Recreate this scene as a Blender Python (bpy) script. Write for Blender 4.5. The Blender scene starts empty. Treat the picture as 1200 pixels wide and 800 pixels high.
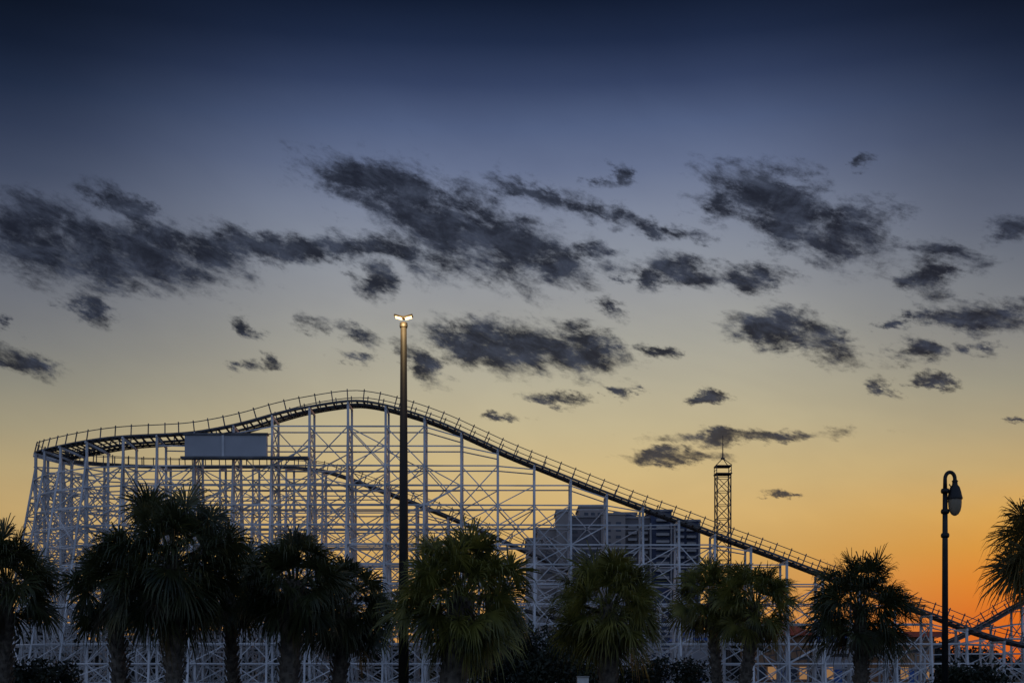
import bpy, math, random
from mathutils import Vector, Matrix
PI=math.pi
C=bpy.context.scene.collection
F=1400.0; HZ=788.0; CZ=1.6
def at(px,py,Y): return Vector(((px-600)/F*Y, Y, CZ+(HZ-py)/F*Y))
def lin(c):
    r=[]
    for v in c:
        v/=255.0
        r.append(v/12.92 if v<=0.04045 else ((v+0.055)/1.055)**2.4)
    return (r[0],r[1],r[2],1)
# ---------------------------------------------------------------- materials
def mat(name,c1,c2=None,scale=2.0,rough=0.6,metal=0.0,bump=0.0,trans=0.0,emit=None,es=0):
    m=bpy.data.materials.new(name); m.use_nodes=True
    nt=m.node_tree; N=nt.nodes; L=nt.links
    b=N['Principled BSDF']; b.inputs['Roughness'].default_value=rough; b.inputs['Metallic'].default_value=metal
    tc=N.new('ShaderNodeTexCoord'); no=N.new('ShaderNodeTexNoise'); no.inputs['Scale'].default_value=scale
    no.inputs['Detail'].default_value=4
    L.new(tc.outputs['Object'],no.inputs['Vector'])
    rp=N.new('ShaderNodeValToRGB'); rp.color_ramp.elements[0].position=0.35; rp.color_ramp.elements[1].position=0.65
    rp.color_ramp.elements[0].color=(*c1,1); rp.color_ramp.elements[1].color=(*(c2 or c1),1)
    L.new(no.outputs['Fac'],rp.inputs['Fac']); L.new(rp.outputs['Color'],b.inputs['Base Color'])
    if bump:
        bp=N.new('ShaderNodeBump'); bp.inputs['Strength'].default_value=bump; bp.inputs['Distance'].default_value=0.05
        L.new(no.outputs['Fac'],bp.inputs['Height']); L.new(bp.outputs['Normal'],b.inputs['Normal'])
    if trans:
        tr=N.new('ShaderNodeBsdfTranslucent'); L.new(rp.outputs['Color'],tr.inputs['Color'])
        mx=N.new('ShaderNodeMixShader'); mx.inputs[0].default_value=trans
        L.new(b.outputs[0],mx.inputs[1]); L.new(tr.outputs[0],mx.inputs[2])
        L.new(mx.outputs[0],N['Material Output'].inputs['Surface'])
    if emit:
        b.inputs['Emission Color'].default_value=(*emit,1); b.inputs['Emission Strength'].default_value=es
    return m
M=dict(
 white=mat('white_paint',(0.42,0.44,0.46),(0.78,0.78,0.79),0.35,0.6),
 wood=mat('dark_track_wood',(0.035,0.033,0.032),(0.075,0.07,0.065),1.5,0.7),
 fascia=mat('weathered_grey_board',(0.07,0.07,0.075),(0.16,0.16,0.17),0.8,0.7),
 steel=mat('track_steel',(0.2,0.19,0.18),(0.3,0.28,0.26),3,0.35,0.8),
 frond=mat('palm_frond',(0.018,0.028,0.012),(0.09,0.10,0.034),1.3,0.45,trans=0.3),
 frond_lit=mat('palm_frond_lit_green',(0.05,0.06,0.014),(0.27,0.26,0.055),1.5,0.45,trans=0.35),  # lit copy of the frond: light on these crowns painted as brighter green
 frond_lit_olive=mat('palm_frond_lit_olive',(0.08,0.07,0.022),(0.20,0.16,0.05),1.1,0.5,trans=0.35),  # lit copy of the frond: light on the crown painted as brownish olive
 dead=mat('dry_frond',(0.03,0.026,0.016),(0.11,0.085,0.05),1.3,0.8),
 trunk=mat('palm_trunk',(0.06,0.052,0.043),(0.18,0.155,0.12),5,0.9,bump=0.6),
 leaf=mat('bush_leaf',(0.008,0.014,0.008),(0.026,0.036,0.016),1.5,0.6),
 far=mat('far_leaf',(0.010,0.014,0.014),(0.022,0.028,0.024),0.2,0.8),
 ground=mat('ground_grass',(0.02,0.03,0.014),(0.05,0.05,0.03),0.4,0.9,bump=0.4),
 asphalt=mat('asphalt',(0.04,0.04,0.042),(0.06,0.06,0.06),3,0.85,bump=0.2),
 kerb=mat('kerb_concrete',(0.3,0.3,0.28),(0.4,0.39,0.36),3,0.85),
 linep=mat('line_paint',(0.6,0.6,0.56),(0.78,0.78,0.74),4,0.7),
 pole=mat('dark_bronze_metal',(0.010,0.008,0.006),(0.018,0.014,0.010),3,0.65,0.0),
 black=mat('black_cast_metal',(0.008,0.009,0.011),(0.016,0.018,0.02),6,0.5,0.2),
 glass=mat('frosted_globe',(0.45,0.42,0.32),(0.55,0.5,0.38),3,0.25,trans=0.6),
 lens=mat('lit_lens',(0.5,0.4,0.3),(0.9,0.8,0.6),14,0.4,emit=(1,0.74,0.40),es=1.7),
 stucco=mat('hotel_stucco',(0.14,0.13,0.14),(0.20,0.185,0.19),0.05,0.85),
 stucco3=mat('hotel_stucco_light',(0.26,0.225,0.21),(0.34,0.30,0.28),0.05,0.85),
 stucco2=mat('hotel_stucco_blue',(0.035,0.048,0.095),(0.06,0.075,0.13),0.08,0.8),
 trim=mat('hotel_trim',(0.27,0.25,0.25),(0.36,0.34,0.33),0.3,0.8),
 win=mat('window_glass',(0.015,0.022,0.036),(0.045,0.058,0.085),0.1,0.25),
 added_warmwin=mat('added_lit_window',(0.3,0.2,0.1),None,1,0.4,emit=(1,0.5,0.18),es=0.25),  # added window glow, makes the low park buildings stand out
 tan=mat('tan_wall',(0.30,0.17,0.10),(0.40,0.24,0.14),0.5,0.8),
 red=mat('red_fascia',(0.42,0.07,0.035),(0.55,0.11,0.05),0.5,0.6),
 blue=mat('blue_trim',(0.03,0.10,0.35),(0.05,0.15,0.45),0.5,0.5),
 tower=mat('tower_steel',(0.05,0.045,0.045),(0.10,0.085,0.08),1,0.6,0.3),
 panel=mat('panel_paint',(0.34,0.35,0.38),(0.46,0.47,0.5),0.25,0.6),
)
# ---------------------------------------------------------------- helpers
class MB:
    def __init__(s): s.v=[]; s.f=[]
    def box(s,a,b):
        x0,y0,z0=a; x1,y1,z1=b; i=len(s.v)
        s.v+=[(x0,y0,z0),(x1,y0,z0),(x1,y1,z0),(x0,y1,z0),(x0,y0,z1),(x1,y0,z1),(x1,y1,z1),(x0,y1,z1)]
        s.f+=[(i,i+3,i+2,i+1),(i+4,i+5,i+6,i+7),(i,i+1,i+5,i+4),(i+1,i+2,i+6,i+5),(i+2,i+3,i+7,i+6),(i+3,i,i+4,i+7)]
        return s
    def beam(s,a,b,w,h=None,up=None):
        a=Vector(a); b=Vector(b); h=h or w; d=b-a
        if d.length<1e-5: return s
        d.normalize(); u=up or Vector((0,0,1))
        if abs(d.dot(u))>0.97: u=Vector((0,1,0))
        sd=d.cross(u).normalized(); uu=sd.cross(d)
        i=len(s.v)
        for p in (a,b):
            for (x,y) in ((-1,-1),(1,-1),(1,1),(-1,1)):
                s.v.append(tuple(p+sd*(x*w/2)+uu*(y*h/2)))
        s.f+=[(i,i+1,i+2,i+3),(i+7,i+6,i+5,i+4),(i,i+4,i+5,i+1),(i+1,i+5,i+6,i+2),(i+2,i+6,i+7,i+3),(i+3,i+7,i+4,i)]
        return s
    def tube(s,pts,rad,n=10):
        pts=[Vector(p) for p in pts]; base=len(s.v); ref=None
        for k,p in enumerate(pts):
            t=(pts[min(k+1,len(pts)-1)]-pts[max(k-1,0)]).normalized()
            if ref is None:
                ref=Vector((1,0,0)) if abs(t.x)<0.9 else Vector((0,1,0))
            e1=(ref-t*ref.dot(t)).normalized(); ref=e1; e2=t.cross(e1)
            r=rad[k] if isinstance(rad,(list,tuple)) else rad
            for j in range(n):
                a=2*PI*j/n; s.v.append(tuple(p+(e1*math.cos(a)+e2*math.sin(a))*r))
        for k in range(len(pts)-1):
            for j in range(n):
                a=base+k*n+j; b=base+k*n+(j+1)%n
                s.f.append((a,b,b+n,a+n))
        s.f.append(tuple(base+j for j in reversed(range(n)))); s.f.append(tuple(base+(len(pts)-1)*n+j for j in range(n)))
        return s
    def lathe(s,c,prof,n=16):
        base=len(s.v); c=Vector(c)
        for (r,z) in prof:
            for j in range(n):
                a=2*PI*j/n; s.v.append((c.x+r*math.cos(a),c.y+r*math.sin(a),c.z+z))
        for k in range(len(prof)-1):
            for j in range(n):
                a=base+k*n+j; b=base+k*n+(j+1)%n
                s.f.append((a,b,b+n,a+n))
        return s
    def build(s,name,m,parent=None,smooth=False):
        me=bpy.data.meshes.new(name); me.from_pydata([tuple(v) for v in s.v],[],s.f); me.materials.append(m)
        if smooth:
            for p in me.polygons: p.use_smooth=True
        o=bpy.data.objects.new(name,me); C.objects.link(o)
        if parent: 
            o.parent=parent
            par=parent; off=Vector((0,0,0))
            while par: off+=par.location; par=par.parent
            if off.length>0: me.transform(Matrix.Translation(-off))
        return o
def tag(o,label=None,cat=None,group=None,kind=None):
    if label:o['label']=label
    if cat:o['category']=cat
    if group:o['group']=group
    if kind:o['kind']=kind
    return o
def empty(name,loc,label,cat,group=None):
    o=bpy.data.objects.new(name,None); C.objects.link(o); o.location=loc; o.empty_display_size=0.3
    return tag(o,label,cat,group)
# ---------------------------------------------------------------- camera
cam=bpy.data.cameras.new('camera'); co=bpy.data.objects.new('camera',cam); C.objects.link(co)
co.location=(0,0,CZ); co.rotation_euler=(PI/2,0,0); cam.sensor_width=36; cam.lens=F/1200*36
cam.shift_y=(HZ-400)/1200; cam.clip_end=6000; bpy.context.scene.camera=co
sc=bpy.context.scene; sc.view_settings.view_transform='Standard'; sc.view_settings.look='None'; sc.view_settings.exposure=0
# ---------------------------------------------------------------- world: dusk sky with broken dark clouds
w=bpy.data.worlds.new('World'); sc.world=w; w.use_nodes=True
nt=w.node_tree; N=nt.nodes; L=nt.links
bg=N['Background']
def math_(op,a,b=None,c=None,clamp=False):
    n=N.new('ShaderNodeMath'); n.operation=op; n.use_clamp=clamp
    for i,x in enumerate((a,b,c)):
        if x is None: continue
        if isinstance(x,(int,float)): n.inputs[i].default_value=x
        else: L.new(x,n.inputs[i])
    return n.outputs[0]
def mrange(v,a,b,c=0,d=1,t='SMOOTHSTEP'):
    n=N.new('ShaderNodeMapRange'); n.interpolation_type=t; L.new(v,n.inputs[0])
    for i,x in enumerate((a,b,c,d)): n.inputs[i+1].default_value=x
    return n.outputs[0]
def mixc(f,a,b,mode='MIX'):
    n=N.new('ShaderNodeMix'); n.data_type='RGBA'; n.blend_type=mode
    if isinstance(f,(int,float)): n.inputs[0].default_value=f
    else: L.new(f,n.inputs[0])
    for i,x in ((6,a),(7,b)):
        if isinstance(x,tuple): n.inputs[i].default_value=x
        else: L.new(x,n.inputs[i])
    return n.outputs[2]
tc=N.new('ShaderNodeTexCoord'); sp=N.new('ShaderNodeSeparateXYZ'); L.new(tc.outputs['Generated'],sp.inputs[0])
X,Y_,Z=sp.outputs
hyp=math_('SQRT',math_('ADD',math_('MULTIPLY',X,X),math_('MULTIPLY',Y_,Y_)))
az=math_('ARCTAN2',X,Y_); el=math_('ARCTAN2',Z,hyp)
tv=math_('TANGENT',math_('MINIMUM',math_('MAXIMUM',el,0.0),0.9))
tn=math_('DIVIDE',tv,0.66,clamp=True)
def soft(py,c,right):
    f=0.17 if py<620 else 0.12
    if right and py>560: f=0.03
    g=0.3*c[0]+0.55*c[1]+0.15*c[2]; k=1.04 if 220<py<620 else 1.0
    return tuple(min(255,(v+(g-v)*f)*k) for v in c)
def ramp(stops,fac_px):
    n=N.new('ShaderNodeValToRGB'); cr=n.color_ramp; cr.interpolation='LINEAR'
    k=math.sqrt(F*F+(fac_px-600)**2)
    st=sorted([((HZ-py)/k/0.66,soft(py,c,fac_px>1000)) for py,c in stops])
    cr.elements[0].position=max(0,st[0][0]); cr.elements[0].color=lin(st[0][1])
    cr.elements[1].position=min(1,st[-1][0]); cr.elements[1].color=lin(st[-1][1])
    for p,c in st[1:-1]:
        e=cr.elements.new(p); e.color=lin(c)
    L.new(tn,n.inputs[0]); return n.outputs[0]
rc=ramp([(788,(198,132,62)),(700,(208,152,76)),(650,(212,164,86)),(600,(210,170,98)),(550,(202,174,114)),(500,(189,173,130)),(450,(174,166,139)),(400,(158,156,144)),(350,(145,147,149)),(300,(131,138,151)),(250,(117,127,150)),(200,(99,113,147)),(150,(77,94,133)),(100,(50,66,104)),(50,(28,43,76)),(0,(14,27,53)),(-80,(10,20,42))],560)
rr=ramp([(788,(205,80,14)),(720,(226,104,20)),(680,(230,130,34)),(640,(222,150,56)),(600,(208,156,76)),(550,(188,156,96)),(500,(165,149,112)),(450,(145,140,120)),(400,(127,126,122)),(350,(110,114,121)),(300,(96,103,117)),(250,(82,91,113)),(200,(65,77,104)),(150,(47,60,90)),(100,(30,44,74)),(50,(17,30,56)),(0,(9,20,41)),(-80,(8,18,38))],1150)
rl=ramp([(788,(180,125,65)),(650,(194,152,84)),(600,(192,157,94)),(550,(176,153,104)),(500,(154,143,112)),(450,(133,130,115)),(400,(117,118,117)),(350,(103,107,116)),(300,(90,97,112)),(250,(78,87,109)),(200,(62,74,101)),(150,(45,58,87)),(100,(28,42,70)),(50,(16,28,52)),(0,(9,19,38)),(-80,(8,18,38))],50)
skyc=mixc(mrange(az,-0.42,-0.08),rl,rc)
skyc=mixc(mrange(az,0.14,0.45),skyc,rr)
cv=N.new('ShaderNodeCombineXYZ'); L.new(az,cv.inputs[0]); L.new(el,cv.inputs[1])
mpn=N.new('ShaderNodeMapping'); mpn.vector_type='TEXTURE'; mpn.inputs['Rotation'].default_value=(0,0,-math.radians(17)); mpn.inputs['Scale'].default_value=(1.3,0.58,1); L.new(cv.outputs[0],mpn.inputs[0])
def noise(scale,detail,rough,dist=0,vec=None,lac=2.0):
    n=N.new('ShaderNodeTexNoise'); n.inputs['Scale'].default_value=scale; n.inputs['Detail'].default_value=detail
    n.inputs['Roughness'].default_value=rough; n.inputs['Distortion'].default_value=dist; n.inputs['Lacunarity'].default_value=lac
    L.new(vec or mpn.outputs[0],n.inputs['Vector']); return n.outputs['Fac']
veil=noise(5,4,0.6,0.3)
skyc=mixc(1.0,skyc,mixc(mrange(veil,0.3,0.7),(0.94,0.94,0.96,1),(1.05,1.05,1.05,1)),'MULTIPLY')
clouds=[(425,208,76,24,10,0),(485,240,74,38,22,0.08),(545,275,115,42,14,.1),(625,298,80,26,15,0.05),(435,290,70,16,3,0),(675,294,48,14,0,-.05),
(620,225,58,14,20,-.1),(700,246,62,18,15,-.1),(765,268,45,12,18,-.17),
(45,245,60,22,5,-.04),(60,285,92,36,3,.08),(135,304,118,32,3,0.1),(140,240,44,16,25,-.04),(215,288,85,24,10,0.03),(295,290,60,18,8,0),(355,298,52,14,6,0),
(440,326,38,22,10,-.05),(408,390,52,14,15,-.1),(493,425,40,20,32,-.1),(295,390,30,12,20,-.2),(305,427,23,11,0,-.05),(105,362,34,16,20,-.12),(15,418,46,15,12,0.02),(0,380,16,9,0,-.15),
(575,405,72,26,12,0.03),(655,412,84,24,10,0.03),(545,390,40,17,10,-.02),(690,402,46,16,10,0),
(712,360,28,16,35,-.17),(772,412,26,13,20,-.15),(655,466,32,8,8,0),(722,460,22,9,15,-.02),(827,466,22,6,0,0),
(800,318,74,17,8,-.02),(872,323,62,14,5,-.02),(755,325,30,14,25,-.12),
(895,225,68,28,18,0.04),(950,262,88,30,22,.08),(1005,250,60,22,15,-.1),(850,240,54,18,10,-.1),(810,272,42,13,0,-.14),
(715,203,20,20,0,-.18),(1013,190,24,7,0,-.14),(1090,292,84,18,12,-.14),(1090,330,50,30,30,-.13),
(1105,370,38,13,5,0.03),(1163,370,60,17,10,.05),(900,380,64,20,8,0.04),(955,402,56,21,15,0.04),
(1077,407,34,16,5,-.06),(1142,405,28,13,20,-.12),(1040,455,24,12,25,-.1),(1100,447,22,8,18,0),
(870,514,104,8,0,.06),(790,536,54,8,0,.1),(915,578,22,5,8,.08),(1185,268,36,18,10,-.14),(590,492,36,6,0,-.15),(410,421,38,9,5,-.15),(1050,375,20,8,0,-.12),(1190,495,20,5,0,-.15)]
wn=N.new('ShaderNodeTexNoise'); wn.inputs['Scale'].default_value=28; wn.inputs['Detail'].default_value=5; wn.inputs['Roughness'].default_value=0.7; L.new(mpn.outputs[0],wn.inputs['Vector'])
vs=N.new('ShaderNodeVectorMath'); vs.operation='SUBTRACT'; L.new(wn.outputs['Color'],vs.inputs[0]); vs.inputs[1].default_value=(0.5,0.5,0.5)
vm=N.new('ShaderNodeVectorMath'); vm.operation='MULTIPLY'; L.new(vs.outputs[0],vm.inputs[0]); vm.inputs[1].default_value=(0.09,0.032,0)
va=N.new('ShaderNodeVectorMath'); va.operation='ADD'; L.new(cv.outputs[0],va.inputs[0]); L.new(vm.outputs[0],va.inputs[1])
field=None
for (cx,cy,rx,ry,rot,off) in clouds:
    a=math.atan((cx-600)/F); e=math.atan((HZ-cy)/math.sqrt(F*F+(cx-600)**2)); k=math.cos(a)
    m=N.new('ShaderNodeMapping'); m.vector_type='TEXTURE'
    m.inputs['Location'].default_value=(a,e,0); m.inputs['Rotation'].default_value=(0,0,-math.radians(rot)); m.inputs['Scale'].default_value=(rx*1.12/F*k,ry*1.15/F*k,1)
    L.new(va.outputs[0],m.inputs[0])
    ln=N.new('ShaderNodeVectorMath'); ln.operation='LENGTH'; L.new(m.outputs[0],ln.inputs[0])
    f=math_('SUBTRACT',1.0+off*1.5,ln.outputs['Value'])
    field=f if field is None else math_('MAXIMUM',field,f)
field=math_('MINIMUM',field,0.66)
n1=noise(27,10,0.67,0.3)
n2=noise(90,6,0.72,0.3)
dn=math_('ADD',math_('MULTIPLY',math_('SUBTRACT',n1,0.5),3.1),math_('MULTIPLY',math_('SUBTRACT',n2,0.5),1.4))
dens=math_('ADD',math_('MULTIPLY',field,1.45),dn)
dm=mrange(dens,-0.20,1.02)
dm=math_('MULTIPLY',dm,mrange(field,-0.85,0.1))
dm=math_('MULTIPLY',dm,0.97)
shade=mrange(noise(36,7,0.68,0.3),0.36,0.74)
ccol=mixc(shade,lin((24,28,40)),lin((60,67,84)))
ccol=mixc(mrange(el,0.26,0.12),ccol,lin((60,58,61)))
skyc=mixc(dm,skyc,ccol)
back=mixc(mrange(el,0.0,1.2),(0.21,0.27,0.41,1),(0.12,0.18,0.33,1))
skyc=mixc(mrange(Y_,0.45,-0.25),skyc,back)
sk=N.new('ShaderNodeTexSky'); sk.sky_type='NISHITA'; sk.sun_disc=False; sk.sun_elevation=math.radians(1.5); sk.sun_rotation=math.radians(24)
skyc=mixc(1.0,skyc,mixc(1.0,sk.outputs[0],(0.001,0.001,0.001,1),'MULTIPLY'),'ADD')
L.new(skyc,bg.inputs['Color']); bg.inputs['Strength'].default_value=1.0
sl=bpy.data.lights.new('sun','SUN'); sl.energy=0.3; sl.angle=math.radians(2); sl.color=(1,0.5,0.2)
so=bpy.data.objects.new('sun',sl); C.objects.link(so)
sa=math.radians(24); se=math.radians(1.5)
so.rotation_euler=(-Vector((math.sin(sa)*math.cos(se),math.cos(sa)*math.cos(se),math.sin(se)))).to_track_quat('-Z','Y').to_euler(); so.location=(40,60,30)
# ---------------------------------------------------------------- ground
tag(MB().box((-3000,-500,-0.5),(3000,5000,0)).build('ground',M['ground']),kind='structure')
tag(MB().box((-300,6,-0.1),(300,24,0.004)).build('road',M['asphalt']),kind='structure')
kb=MB(); kb.box((-300,24,-0.1),(300,24.2,0.13)); tag(kb.build('kerb',M['kerb']),kind='structure')
lm=MB()
for i in range(-25,26): lm.box((i*6-1.5,14.9,0),(i*6+1.5,15.05,0.009))
tag(lm.build('road_marking',M['linep']),kind='structure')
# ---------------------------------------------------------------- roller coaster
coaster=empty('roller_coaster',(0,95,0),'white wooden roller coaster with lattice supports, high curve and long descending track','roller coaster')
def catmull(pts,ds=0.5):
    out=[]
    n=len(pts)
    for i in range(n-1):
        p0=pts[max(i-1,0)];p1=pts[i];p2=pts[i+1];p3=pts[min(i+2,n-1)]
        m=max(2,int((Vector(p2[:3])-Vector(p1[:3])).length/0.2))
        for k in range(m):
            t=k/m
            out.append([0.5*((2*p1[j])+(-p0[j]+p2[j])*t+(2*p0[j]-5*p1[j]+4*p2[j]-p3[j])*t*t+(-p0[j]+3*p1[j]-3*p2[j]+p3[j])*t**3) for j in range(4)])
    out.append(list(pts[-1]))
    res=[(Vector(out[0][:3]),out[0][3],0.0)]; acc=0; s=0; last=Vector(out[0][:3])
    for o in out[1:]:
        p=Vector(o[:3]); d=(p-last).length; acc+=d; s+=d; last=p
        if acc>=ds: res.append((p,o[3],s)); acc=0
    return res
def frame(path,i):
    a=path[max(i-1,0)][0]; b=path[min(i+1,len(path)-1)][0]; T=(b-a).normalized()
    Lh=T.cross(Vector((0,0,1))).normalized(); be=math.radians(path[i][1])
    U0=Lh.cross(T)
    Lb=Lh*math.cos(be)+U0*math.sin(be); U=U0*math.cos(be)-Lh*math.sin(be)
    return path[i][0],T,Lh,Lb,U
def track(path):
    rails=MB(); ties=MB(); deck=MB(); hand=MB(); st=MB()
    prev=None
    for i in range(len(path)):
        P,T,Lh,Lb,U=frame(path,i)
        ties.beam(P-Lb*1.2-U*0.08,P+Lb*1.2-U*0.08,0.12,0.10,up=U)
        if prev:
            Q,_,_,Lq,Uq=prev
            for s in (-1,1):
                rails.beam(Q+Lq*(0.6*s)+Uq*0.03,P+Lb*(0.6*s)+U*0.03,0.16,0.13,up=U)
                st.beam(Q+Lq*(0.58*s)+Uq*0.11,P+Lb*(0.58*s)+U*0.11,0.10,0.03,up=U)
                deck.beam(Q+Lq*(1.02*s)-Uq*0.005,P+Lb*(1.02*s)-U*0.005,0.3,0.05,up=U)
                hand.beam(Q+Lq*(1.22*s)-Uq*0.08,P+Lb*(1.22*s)-U*0.08,0.045,0.11,up=U)
                hand.beam(Q+Lq*(1.22*s)+Uq*0.72,P+Lb*(1.22*s)+U*0.72,0.05,0.055,up=U)
        if i%2==0:
            for s in (-1,1): hand.beam(P+Lb*(1.22*s)-U*0.14,P+Lb*(1.22*s)+U*0.86,0.075)
        prev=(P,T,Lh,Lb,U)
    r=rails.build('track',M['wood'],coaster)
    st.build('steel_rail',M['steel'],r); ties.build('cross_ties',M['wood'],r); deck.build('walkway',M['wood'],r)
    hand.build('handrail',M['fascia'],coaster)
def bents(path,spacing,batf,seed=0,LV=1.55,inner_bat=False):
    bl=[]; nxt=0.6
    for i in range(len(path)):
        P,b,s=path[i]
        if s>=nxt:
            P,T,Lh,Lb,U=frame(path,i)
            bl.append((P,Lh,Lb,U)); nxt=s+(spacing if P.x>-26 else spacing*0.85)
    frames=[]
    for k,(P,Lh,Lb,U) in enumerate(bl):
        to=(P+Lb*1.15-U*0.25); ti=(P-Lb*1.15-U*0.25)
        o0=Vector((to.x,to.y,0)); i0=Vector((ti.x,ti.y,0)); ho,hi=to.z,ti.z
        bt=batf(P)
        m=MB(); x=MB()
        m.beam((o0.x,o0.y,-0.1),to,0.18); m.beam((i0.x,i0.y,-0.1),ti,0.16)
        m.beam(ti+Lb*-0.2,to+Lb*0.2,0.11,0.18)
        zb=ho-1.0; bo=None; bi=None; zi=hi-2.5
        if bt>0 and ho>5:
            bo=lambda z,o0=o0,Lh=Lh,zb=zb,bt=bt: Vector((o0.x,o0.y,0))+Lh*((zb-z)*bt)+Vector((0,0,z))
            m.beam(bo(-0.1),bo(zb),0.15)
            if ho>6 and inner_bat and (P.x>-31):
                bi=lambda z,i0=i0,Lh=Lh,zi=zi: Vector((i0.x,i0.y,0))-Lh*((zi-z)*0.15)+Vector((0,0,z))
                m.beam(bi(-0.1),bi(zi),0.14)
        z=LV*0.5; prevz=0; lv=[]
        while z<min(ho,hi)-0.4:
            lv.append(z)
            end=bo(z) if bo and z<zb-0.3 else Vector((o0.x,o0.y,z))+Lh*0.15
            sta=bi(z) if bi and z<zi-0.3 else Vector((i0.x,i0.y,z))-Lh*0.15
            m.beam(sta,end,0.08,0.10)
            a=Vector((o0.x,o0.y,z)); c=Vector((i0.x,i0.y,prevz)); a2=Vector((i0.x,i0.y,z)); c2=Vector((o0.x,o0.y,prevz))
            x.beam(a,c,0.065,0.075); x.beam(a2+Lh*0.02,c2+Lh*0.02,0.065,0.075)
            if bo and z<zb-0.3:
                if len(lv)%2: x.beam(a,bo(prevz),0.065,0.075)
                else: x.beam(bo(z),c2,0.065,0.075)
            if bi and z<zi-0.3:
                if len(lv)%2: x.beam(a2,bi(prevz),0.065,0.075)
                else: x.beam(bi(z),c,0.065,0.075)
            prevz=z; z+=LV
        pb=m.build('support_bent',M['white'],coaster)
        if x.v: x.build('cross_bracing',M['white'],pb)
        frames.append((o0,i0,ho,hi,lv,bo,zb,Lh,bi,zi))
    up=lambda z: Vector((0,0,z))
    for k in range(len(frames)-1):
        A=frames[k];B=frames[k+1]; m=MB()
        n=min(len(A[4]),len(B[4]))
        for r in (0,1):
            p=A[r]; q=B[r]; off=A[7]*(0.10 if r==0 else -0.10)
            for j in range(n):
                z=A[4][j]; lo=A[4][j-1] if j else 0.1; lo2=A[4][j-2] if j>1 else 0.1
                m.beam(p+off+up(z+0.02),q+off+up(z+0.02),0.06,0.10)
                if k%2==r:
                    if j%2==1 or n<3:
                        m.beam(p+off+up(lo2),q+off+up(z),0.06,0.08); m.beam(q+off+up(lo2),p+off+up(z),0.06,0.08)
                elif (k-j+r*2)%3==0: m.beam(p+off+up(lo),q+off+up(z),0.06,0.08)
                elif (k+j)%3==0: m.beam(q+off+up(lo),p+off+up(z),0.06,0.08)
            if len(A[4])!=len(B[4]):
                tall,short=(A,B) if len(A[4])>len(B[4]) else (B,A)
                m.beam(tall[r]+up(tall[4][n]),short[r]+up(min(short[2],short[3])-0.25),0.06,0.09)
        for fi,zi_ in ((5,6),(8,9)):
            if A[fi] and B[fi]:
                for j in range(n):
                    z=A[4][j]
                    if z<min(A[zi_],B[zi_])-0.4:
                        m.beam(A[fi](z),B[fi](z),0.06,0.09)
                        if j and (k+j+fi)%2==0: m.beam(A[fi](A[4][j-1]),B[fi](z),0.06,0.075)
                        if j>1 and (k+j)%4==0: m.beam(B[fi](A[4][j-2]),A[fi](z),0.06,0.075)
        if m.v: m.build('bay_bracing',M['white'],coaster)
def P4(px,py,Y,b=0): v=at(px,py,Y); return (v.x,v.y,v.z,b)
main=[P4(900,762,111),P4(820,728,111),P4(750,702,111),P4(690,678,111),P4(610,643,111),P4(560,620,111),P4(500,595,111),P4(440,572,111),P4(395,556,111,3),P4(360,549,111,6),P4(300,547,111.5,10),P4(220,547,111.5,12),P4(165,546,111,12),
 P4(112,543,109.5,13),P4(75,539,106.7,13),P4(58,535,103.2,13),P4(69,531,99.3,13),P4(108,523,96.3,13),P4(150,517,95.2,12),P4(215,513,95,10),P4(250,508,95,8),P4(290,499,95,6),P4(330,487,95,3),P4(365,479,95)]
for px,py in ((410,474),(440,476),(480,486),(520,500),(560,518),(600,536),(650,556),(700,576),(750,595),(800,613),(850,632),(900,650),(950,669),(1000,688),(1050,707),(1100,725),(1150,744),(1200,757),(1250,762),(1320,750)): main.append(P4(px,py-1.5,95))
mp=catmull(main); track(mp)
bents(mp,2.8,lambda P:(0.17 if P.x<-31 else (0.12 if P.y<100 else 0.08)),1,inner_bat=True)
hump=catmull([P4(900,778,104),P4(960,768,104),P4(1040,766,104),P4(1100,755,104),P4(1145,735,104),P4(1180,715,104),P4(1210,700,104),P4(1250,688,104),P4(1310,700,104)])
track(hump); bents(hump,2.6,lambda P:0.1,2,LV=1.3)
low=catmull([P4(20,690,103),P4(90,668,103),P4(160,662,103),P4(240,676,103),P4(320,700,103),P4(400,706,103),P4(470,694,103),P4(540,696,103),P4(620,716,103),P4(700,733,103),P4(780,730,103),P4(850,728,103),P4(880,740,103.5)])
track(low); bents(low,2.7,lambda P:0.12,3,LV=1.35)
a=at(217,510,92.7); b=at(313,535,92.7)
t=empty('sign_box',(0.5*(a.x+b.x),92.7,b.z),'pale grey long boxy sign casing high on the coaster below the top track','sign casing')
MB().box((a.x,92.55,b.z),(b.x,92.95,a.z)).build('casing',M['panel'],t)
MB().box((a.x-0.1,92.45,a.z),(b.x+0.1,93.0,a.z+0.16)).build('lid',M['fascia'],t)
x=a.x+(b.x-a.x)*45/96; MB().box((x-0.09,92.45,b.z),(x+0.09,92.548,a.z-0.02)).build('centre_strip',M['white'],t)
MB().box((a.x-0.3,92.4,b.z-0.16),(b.x+3.2,93.2,b.z)).build('support_ledge',M['fascia'],t)
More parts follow.
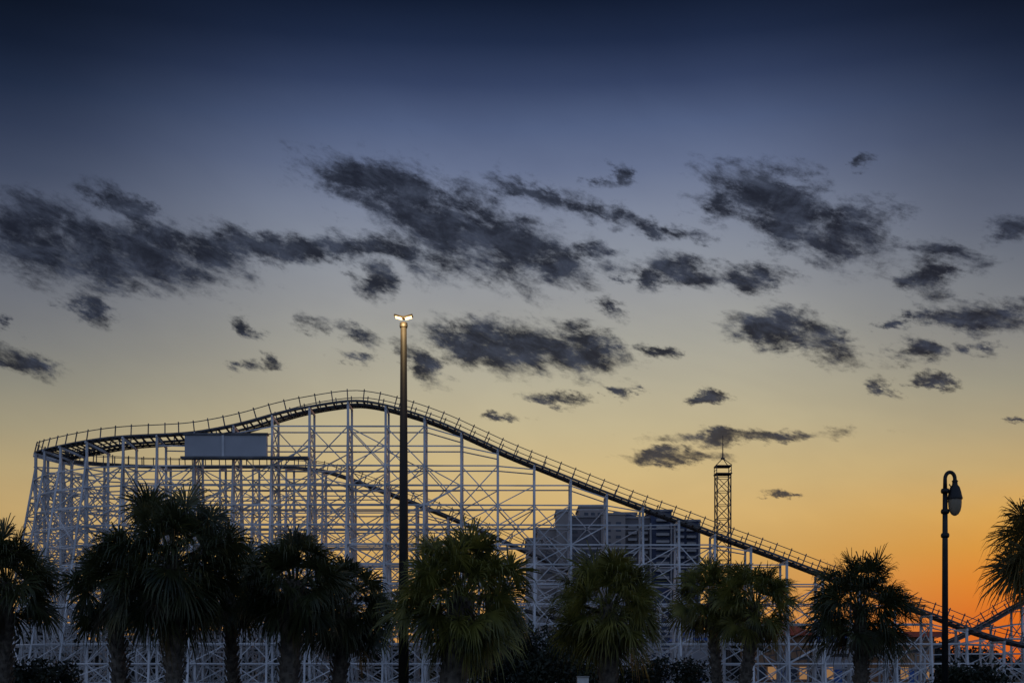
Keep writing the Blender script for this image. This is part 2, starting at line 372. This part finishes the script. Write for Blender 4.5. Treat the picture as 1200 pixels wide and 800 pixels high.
# ---------------------------------------------------------------- slim lattice tower
def lattice_tower(px,Y):
    def z(py): return CZ+(HZ-py)/F*Y
    x=(px-600)/F*Y
    t=empty('lattice_tower',(x,Y,0),'slim dark steel lattice tower with crown platform and spire behind the coaster','tower')
    zt=z(556); h=0.8
    leg=MB(); br=MB()
    for sx in (-1,1):
        for sy in (-1,1): leg.beam((x+sx*h,Y+sy*h,0),(x+sx*h,Y+sy*h,zt),0.13)
    zz=0.4
    while zz<zt-0.5:
        z2=min(zz+1.6,zt)
        for s in (-1,1):
            br.beam((x-h,Y+s*h,zz),(x+h,Y+s*h,z2),0.065); br.beam((x+h,Y+s*h,zz),(x-h,Y+s*h,z2),0.065)
            br.beam((x+s*h,Y-h,zz),(x+s*h,Y+h,z2),0.065)
            br.beam((x-h,Y+s*h,z2),(x+h,Y+s*h,z2),0.07); br.beam((x+s*h,Y-h,z2),(x+s*h,Y+h,z2),0.07)
        zz=z2
    leg.build('legs',M['tower'],t); br.build('bracing',M['tower'],t)
    c=MB(); c.box((x-0.95,Y-0.95,zt),(x+0.95,Y+0.95,zt+0.1))
    z3=z(547)
    c.box((x-0.9,Y-0.9,z3),(x+0.9,Y+0.9,z3+0.1))
    for sx in (-1,1):
        for sy in (-1,1): c.beam((x+sx*0.85,Y+sy*0.85,zt),(x+sx*0.85,Y+sy*0.85,z3),0.08)
        c.beam((x+sx*0.85,Y-.85,zt+.5),(x+sx*0.85,Y+.85,zt+.5),0.05)
    c.build('platform',M['tower'],t)
    cr=MB(); z4=z(538)
    for sx in (-1,1):
        for sy in (-1,1):
            cr.beam((x+sx*0.9,Y+sy*0.9,z3+.1),(x+sx*0.12,Y+sy*0.12,z4),0.07)
    cr.box((x-0.2,Y-0.2,z4),(x+0.2,Y+0.2,z4+0.2)); cr.build('crown_frame',M['tower'],t)
    MB().tube([(x,Y,z4),(x,Y,z(530)),(x,Y,z(510))],[0.1,0.06,0.03],8).build('spire',M['tower'],t)
lattice_tower(847,140)
# ---------------------------------------------------------------- hotel
hY=250.0
hotel=empty('hotel_building',((715-600)/F*hY,hY+10,0),'grey stepped hotel block with rooftop penthouse seen through the coaster posts','hotel')
def hz(py): return CZ+(HZ-py)/F*hY
def hx(px): return (px-600)/F*hY
def hblock(name,p0,p1,pt,y0,dep,m,pb=None,cap=True):
    z0=0 if pb is None else hz(pb)
    o=MB().box((hx(p0),y0,z0),(hx(p1),y0+dep,hz(pt))).build(name,m,hotel)
    if cap: MB().box((hx(p0)-0.25,y0-0.25,hz(pt)),(hx(p1)+0.25,y0+dep+0.25,hz(pt)+0.4)).build('parapet',M['trim'],o)
    return o
hblock('wing',617,634,634,247,18,M['stucco3']); hblock('wing',630,654,620,250.5,20,M['stucco3'])
hblock('main_block',664,704,606,250,22,M['stucco']); hblock('main_block',704,732,604,248.5,22,M['stucco3']); hblock('main_block',732,762,607,250,22,M['stucco'])
hblock('stair_tower',652,666,601,248.5,10,M['stucco3'])
hblock('penthouse',680,712,592,253,12,M['stucco3'],606)
hblock('penthouse',722,748,599,254,12,M['stucco2'],607)
hblock('glazed_wing',762,786,600,248.5,20,M['stucco2']); hblock('glazed_wing',786,819,611,249.5,20,M['stucco2'])
hblock('roof_plant_room',685,697,587,255,5,M['stucco'],592,False)
hblock('roof_plant_room',766,777,595,253,5,M['stucco'],600,False)
hblock('roof_plant_room',800,810,606,254,5,M['stucco'],611,False)
MB().tube([(hx(758),252,hz(607)),(hx(758),252,hz(589))],0.12,6).build('roof_mast',M['tower'],hotel)
for p in (664.8,761.2,785.2,818): MB().box((hx(p-1),247.9,0),(hx(p+1),248.45,hz(614))).build('pilaster',M['trim'],hotel)
RW=random.Random(4)
def wins(p0,p1,py0,py1,nx,ny,y,wfr=0.6,hfr=0.55,balc=False):
    for i in range(nx):
        for j in range(ny):
            cx=p0+(p1-p0)*(i+0.5)/nx; cy=py0+(py1-py0)*(j+0.5)/ny
            ww=(p1-p0)/nx*wfr/2; hh=(py1-py0)/ny*hfr/2
            o=MB().box((hx(cx-ww),y-0.06,hz(cy+hh)),(hx(cx+ww),y+0.2,hz(cy-hh))).build('window',M['added_warmwin'] if RW.random()<0.03 else M['win'],hotel)
            if balc:
                MB().box((hx(cx-ww)-0.2,y-1.2,hz(cy+hh)-0.2),(hx(cx+ww)+0.2,y-0.07,hz(cy+hh)+0.3)).build('balcony',M['trim'],o)
wins(668,703,611,673,3,8,250,0.5,0.42); wins(706,730,610,673,2,8,248.5,0.5,0.42); wins(734,760,612,673,2,8,250,0.6,0.42,True)
wins(766,784,605,680,1,9,248.5,0.7,0.45,True); wins(788,816,616,680,2,8,249.5,0.62,0.45,True)
wins(637,651,626,684,1,6,250.5,0.5,0.4); wins(684,708,596,604,3,1,253,0.6,0.5)
# ---------------------------------------------------------------- low park buildings
def lowbuild(px0,px1,pyt,Y,wm,fm,label,nw,pitched=False):
    x0=(px0-600)/F*Y; x1=(px1-600)/F*Y; z=CZ+(HZ-pyt)/F*Y
    t=empty('park_building',((x0+x1)/2,Y+4,0),label,'building')
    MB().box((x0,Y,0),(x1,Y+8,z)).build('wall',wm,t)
    if pitched:
        i=MB(); i.v=[(x0-.6,Y-.8,z),(x1+.6,Y-.8,z),(x1+.6,Y+8.8,z),(x0-.6,Y+8.8,z),(x0+1.2,Y+4,z+1.5),(x1-1.2,Y+4,z+1.5)]
        i.f=[(0,1,5,4),(1,2,5),(2,3,4,5),(3,0,4),(3,2,1,0)]; i.build('roof',fm,t)
    else: MB().box((x0-0.5,Y-0.9,z),(x1+0.5,Y+8.5,z+0.55)).build('roof',fm,t)
    for i in range(nw):
        cx=x0+(x1-x0)*(i+0.5)/nw
        if i==nw//2: MB().box((cx-0.45,Y-0.06,0),(cx+0.45,Y+0.1,2.1)).build('door',M['blue'],t)
        else:
            o=MB().box((cx-0.4,Y-0.05,1.0),(cx+0.4,Y+0.1,2.2)).build('window',M['added_warmwin'] if i%3==1 else M['win'],t)
            MB().box((cx-0.45,Y-0.1,0.9),(cx+0.45,Y-0.052,0.98)).build('sill',M['trim'],o)
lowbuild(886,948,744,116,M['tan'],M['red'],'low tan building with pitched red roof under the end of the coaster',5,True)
lowbuild(955,1000,752,120,M['panel'],M['blue'],'low grey building with blue roof edge right of the red roofed one',4)
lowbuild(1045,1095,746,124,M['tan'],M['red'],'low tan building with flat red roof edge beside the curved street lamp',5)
lowbuild(800,835,750,124,M['panel'],M['blue'],'small grey kiosk with pitched blue roof below the lattice tower',3,True)
# ---------------------------------------------------------------- plants
def leafquad(mb,p,R,size):
    a=Vector((R.gauss(0,1),R.gauss(0,1),R.gauss(0,1))).normalized(); b=a.cross(Vector((R.gauss(0,1),R.gauss(0,1),R.gauss(0,1)))).normalized()
    i=len(mb.v); l=size*R.uniform(0.6,1.3); wd=l*0.4
    mb.v+=[tuple(p-a*l),tuple(p+b*wd),tuple(p+a*l),tuple(p-b*wd)]; mb.f.append((i,i+1,i+2,i+3))
R=random.Random(9); tl=MB()
def ridge(x): return 12.5+2.4*math.sin(x*0.031)+1.8*math.sin(x*0.083+1)+1.2*math.sin(x*0.21+2)+0.8*math.sin(x*0.47)-max(0,x-60)*0.05
for i in range(34000):
    x=R.uniform(-260,260); h=ridge(x)+R.gauss(0,0.5); z=h*(1-R.random()**1.6); leafquad(tl,Vector((x,310+R.uniform(-6,6),z)),R,0.75)
i0=len(tl.v)
xs=[-300+k*2 for k in range(301)]
for x in xs: tl.v+=[(x,312,0),(x,312,ridge(x)-0.9)]
for k in range(300): tl.f.append((i0+2*k,i0+2*k+2,i0+2*k+3,i0+2*k+1))
tag(tl.build('distant_wood',M['far']),'dark far-off wood along the horizon behind the coaster','trees',kind='stuff')
def bush(px,pyt,Y,rw,label,seed,n=4200,cat='bush'):
    R=random.Random(seed); x=(px-600)/F*Y; H=CZ+(HZ-pyt)/F*Y
    t=empty('leafy_bush',(x,Y,0),label,cat,None)
    lobes=[(Vector((x+R.uniform(-.75,.75)*rw,Y+R.uniform(-.5,.5)*rw,H*R.uniform(0.3,0.72))),R.uniform(.28,.5)*min(rw,H*0.7)) for _ in range(13)]
    lobes.append((Vector((x,Y,H*0.72)),H*0.25))
    mb=MB()
    for i in range(n):
        c,r=R.choice(lobes); d=Vector((R.gauss(0,1),R.gauss(0,1),R.gauss(0,1))).normalized()
        p=c+d*r*(R.random()**0.45)*R.choice((1,1,1.12)); 
        if p.z<0.05: continue
        leafquad(mb,p,R,0.11)
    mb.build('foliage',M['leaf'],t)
    s=MB()
    for c,r in lobes[:8]:
        b=Vector((x+R.uniform(-.25,.25),Y+R.uniform(-.2,.2),0)); s.tube([b,(b+c)/2+Vector((0,0,.15)),c],[0.07,0.05,0.02],6)
    s.build('branches',M['trunk'],t)
bush(610,720,52,3.3,'large round dark bush between the lamp-lit green palm and the palm below the hotel',11,11000)
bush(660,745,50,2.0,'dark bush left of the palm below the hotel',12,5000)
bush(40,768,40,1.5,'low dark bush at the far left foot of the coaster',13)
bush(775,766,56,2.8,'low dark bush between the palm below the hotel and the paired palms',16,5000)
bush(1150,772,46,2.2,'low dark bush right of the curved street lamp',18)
def palm(px,Y,pytop,rm,tr,seed,label,nf=58,lean=0.0,crown_px=None,fm='frond',droop=0.8,dead=6,boots=True,low=-46):
    R=random.Random(seed); x=(px-600)/F*Y; cx=x if crown_px is None else (crown_px-600)/F*Y
    ztop=CZ+(HZ-pytop)/F*Y; zc=ztop-rm*0.95; Yc=Y
    t=empty('palm_tree',(x,Y,0),label,'palm tree','palm trees along the road')
    base=Vector((x,Y,-0.1)); top=Vector((cx,Yc,zc))
    pts=[];rad=[]
    for k in range(15):
        u=k/14; p=base.lerp(top,u)+Vector((math.sin(u*PI)*lean,0,0)); pts.append(p); rad.append(tr*(1.25-0.35*u if u<0.3 else 1.1+0.06*math.sin(k*2.3))*(1 if u<0.95 else 0.7))
    tk=MB().tube(pts,rad,12).build('trunk',M['trunk'],t,True)
    if boots:
        bt=MB(); nb=int(zc*30)
        for i in range(nb):
            u=(i+1)/(nb+1)
            if u<0.12: continue
            p=base.lerp(top,u)+Vector((math.sin(u*PI)*lean,0,0)); a=i*2.4; d=Vector((math.cos(a),math.sin(a),0))
            l=R.uniform(0.12,0.28)
            bt.beam(p+d*tr*0.95,p+d*(tr*0.95+l*0.55)+Vector((0,0,l)),0.09,0.04)
        bt.build('leaf_bases',M['trunk'],tk)
    def fan(mb,base,D,S,Ul,ln,nseg,drp,half):
        for k in range(nseg):
            u=(k/(nseg-1)*2-1); a=u*half+R.uniform(-.05,.05)
            d=(D*math.cos(a)+S*math.sin(a)+Ul*(0.34*abs(u)+R.uniform(-.14,.14))).normalized()
            l=ln*(1-0.2*u*u)*R.uniform(0.7,1.15)
            sd=d.cross(Ul).normalized(); g=Vector((0,0,-1))
            q=drp*R.uniform(.4,2.2)
            p0=base; p1=base+d*l*0.48+g*(q*l*0.05); p2=base+d*l*0.80+g*(q*l*0.18); p3=base+d*l*0.95+g*(q*l*0.42)
            w0=0.006; w1=0.023; w2=0.015; i=len(mb.v)
            mb.v+=[tuple(p0-sd*w0),tuple(p0+sd*w0),tuple(p1-sd*w1),tuple(p1+sd*w1),tuple(p2-sd*w2),tuple(p2+sd*w2),tuple(p3)]
            mb.f+=[(i,i+1,i+3,i+2),(i+2,i+3,i+5,i+4),(i+4,i+5,i+6)]
    cr=MB()
    for i in range(nf):
        u=(i+0.5)/nf; e=math.radians(86+(low-86)*u+R.uniform(-14,14)); a=i*2.39996+R.uniform(-.35,.35)
        H=Vector((math.cos(a),math.sin(a),0)); d0=H*math.cos(e)+Vector((0,0,math.sin(e)))
        e2=e-math.radians(R.uniform(0,38)*droop); 
        D=H*math.cos(e2)+Vector((0,0,math.sin(e2))); S=Vector((-math.sin(a),math.cos(a),0))
        tw=R.uniform(-1.2,1.2); Ul=S.cross(D)*-1
        S2=S*math.cos(tw)+Ul*math.sin(tw); U2=D.cross(S2).normalized()
        if U2.z<0: U2=-U2
        pl=rm*R.uniform(0.32,0.68); b0=top+Vector((0,0,R.uniform(-.3,.1)))+H*0.08
        b1=b0+d0*pl*0.6; b2=b0+d0*pl*0.6+(d0+D)*0.5*pl*0.45
        cr.beam(b0,b1,0.032,0.02); cr.beam(b1,b2,0.026,0.016)
        fan(cr,b2,D,S2,U2,rm*R.uniform(0.38,0.54),40,droop,math.radians(R.uniform(80,120)))
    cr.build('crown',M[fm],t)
    dd=MB()
    for i in range(dead):
        a=R.uniform(0,2*PI); H=Vector((math.cos(a),math.sin(a),0)); e=math.radians(R.uniform(-78,-50)); D=H*math.cos(e)+Vector((0,0,math.sin(e))); S=Vector((-math.sin(a),math.cos(a),0)); U=D.cross(S).normalized()
        b0=top+Vector((0,0,-0.3)); b2=b0+D*rm*0.35+H*0.1; dd.beam(b0,b2,0.03,0.02)
        fan(dd,b2,D,S,U,rm*0.38,24,0.4,math.radians(45))
    dd.build('dry_fronds',M['dead'],t)
palm(6,37,612,1.95,0.17,1,'palm cut by the left edge of the photo',crown_px=8,nf=58)
palm(205,33,560,2.35,0.21,2,'tallest broad palm with a shaggy crown in front of the left coaster lattice',92,crown_px=202,low=-60,dead=10)
palm(145,36,626,1.6,0.19,3,'shorter palm leaning left directly beside the tallest palm',56,crown_px=132,low=-60)
palm(275,39,624,1.75,0.16,4,'thin palm tucked behind the right side of the tallest palm',54,crown_px=268,low=-62)
palm(335,35,613,1.8,0.26,5,'palm with thick shaggy trunk left of the tall lit pole',66,crown_px=345,low=-62,dead=10)
palm(392,38,652,1.75,0.2,6,'low drooping palm just left of the tall lit pole',60,crown_px=406,low=-62,dead=10)
palm(525,32,611,2.1,0.33,7,'lamp-lit green palm with thick booted trunk just right of the tall lit pole',92,crown_px=541,fm='frond_lit',low=-60,dead=10)
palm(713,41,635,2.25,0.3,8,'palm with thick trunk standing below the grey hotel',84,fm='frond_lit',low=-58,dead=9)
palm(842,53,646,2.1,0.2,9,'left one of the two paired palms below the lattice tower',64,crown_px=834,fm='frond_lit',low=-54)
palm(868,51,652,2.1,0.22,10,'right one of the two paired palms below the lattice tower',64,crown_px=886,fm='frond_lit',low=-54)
palm(1010,42,640,2.3,0.2,12,'solitary palm under the descending track left of the curved street lamp',66,crown_px=1008,dead=5,low=-42)
palm(1250,36,540,2.55,0.22,13,'tall palm lit brownish olive cut by the right edge of the photo',84,crown_px=1256,fm='frond_lit_olive',low=-55)
# ---------------------------------------------------------------- tall parking lot pole light
def tall_light():
    Y=35.0; x=(473-600)/F*Y
    def z(py): return CZ+(HZ-py)/F*Y
    t=empty('pole_light',(x,Y,0),'tall dark pole light with glowing lamp head rising above the coaster','pole light')
    MB().tube([(x,Y,0.5),(x,Y,z(600)),(x,Y,z(380))],[0.16,0.13,0.09],14).build('pole',M['pole'],t,True)
    MB().lathe((x,Y,0),[(0.0,0.0),(0.32,0.0),(0.32,0.55),(0.28,0.62),(0.18,0.64),(0.17,0.9),(0.0,0.92)],20).build('base',M['kerb'],t)
    MB().lathe((x,Y,z(384)),[(0,0),(0.11,0.0),(0.12,0.05),(0.11,0.14),(0.08,0.16),(0,0.17)],14).build('collar',M['pole'],t,True)
    zt=z(376)
    hd=MB()
    for s in (-1,1): hd.beam((x,Y,zt+0.085),(x+s*0.27,Y,zt+0.155),0.24,0.045)
    o=hd.build('lamp_head',M['pole'],t)
    for s in (-1,1): MB().beam((x+s*0.05,Y,zt+0.055),(x+s*0.24,Y,zt+0.108),0.18,0.02).build('lens',M['lens'],o)
    ld=bpy.data.lights.new('lamp_glow','POINT'); ld.energy=60; ld.color=(1,0.70,0.33); ld.shadow_soft_size=0.05
    lo=bpy.data.objects.new('lamp_glow',ld); C.objects.link(lo); lo.parent=t; lo.location=(0,-0.34,zt-0.12)
tall_light()
# ---------------------------------------------------------------- curved street lamp
def street_lamp():
    Y=26.0; x=(1107.5-600)/F*Y; u=Y/F
    def z(py): return CZ+(HZ-py)*u
    t=empty('street_lamp',(x,Y,0),'black street lamp with curved neck and hanging bell lamp at the right','street lamp')
    MB().tube([(x,Y,0.3),(x,Y,z(640)),(x,Y,z(575))],[0.075,0.06,0.05],14).build('pole',M['black'],t,True)
    MB().lathe((x,Y,0),[(0,0),(0.22,0),(0.22,0.12),(0.17,0.2),(0.15,0.5),(0.17,0.56),(0.12,0.66),(0.085,1.1),(0.1,1.15),(0.075,1.2),(0,1.2)],18).build('base',M['black'],t,True)
    cl=MB()
    for py in (599,627,575): cl.lathe((x,Y,z(py)),[(0,-0.05),(0.075,-0.05),(0.09,-0.02),(0.09,0.02),(0.075,0.05),(0,0.05)],14)
    cl.build('collar',M['black'],t,True)
    lx=x+11.5*u; pts=[]
    pts.append((x,Y,z(578)))
    for k in range(11):
        a=PI-PI*k/10; pts.append((x+(1+math.cos(a))*5.75*u,Y,z(561)+math.sin(a)*8*u))
    pts.append((lx,Y,z(566)))
    MB().tube(pts,[0.05]+[0.042]*11+[0.035],10).build('curved_neck',M['black'],t,True)
    sc_=MB(); sc_.tube([(x+0.02,Y,z(590)),(x+0.12,Y,z(583)),(x+0.15,Y,z(572)),(x+0.09,Y,z(567))],0.014,6); sc_.build('scroll',M['black'],t,True)
    sh=MB().lathe((lx,Y,z(585)),[(0.155,-0.0),(0.165,0.03),(0.15,0.07),(0.13,0.17),(0.10,0.27),(0.06,0.32),(0.055,0.38),(0.07,0.40),(0.04,0.43),(0,0.44)],20).build('lamp_shade',M['black'],t,True)
    MB().lathe((lx,Y,z(585)),[(0.14,0.02),(0.142,-0.06),(0.135,-0.16),(0.115,-0.25),(0.075,-0.32),(0.03,-0.35),(0,-0.355)],20).build('globe',M['glass'],sh,True)
street_lamp()
def ubox():
    Y=36; x=(683-600)/F*Y; t=empty('utility_box',(x,Y,0),'small pale utility box on a short post at the bottom centre','utility box')
    MB().beam((x,Y,0),(x,Y,1.0),0.1).build('post',M['kerb'],t)
    MB().box((x-0.17,Y-0.12,1.0),(x+0.17,Y+0.12,1.47)).build('cabinet',M['linep'],t)
    MB().box((x-0.19,Y-0.15,1.47),(x+0.19,Y+0.15,1.51)).build('lid',M['kerb'],t)
    MB().box((x+0.10,Y-0.14,1.2),(x+0.13,Y-0.121,1.28)).build('latch',M['pole'],t)
ubox()
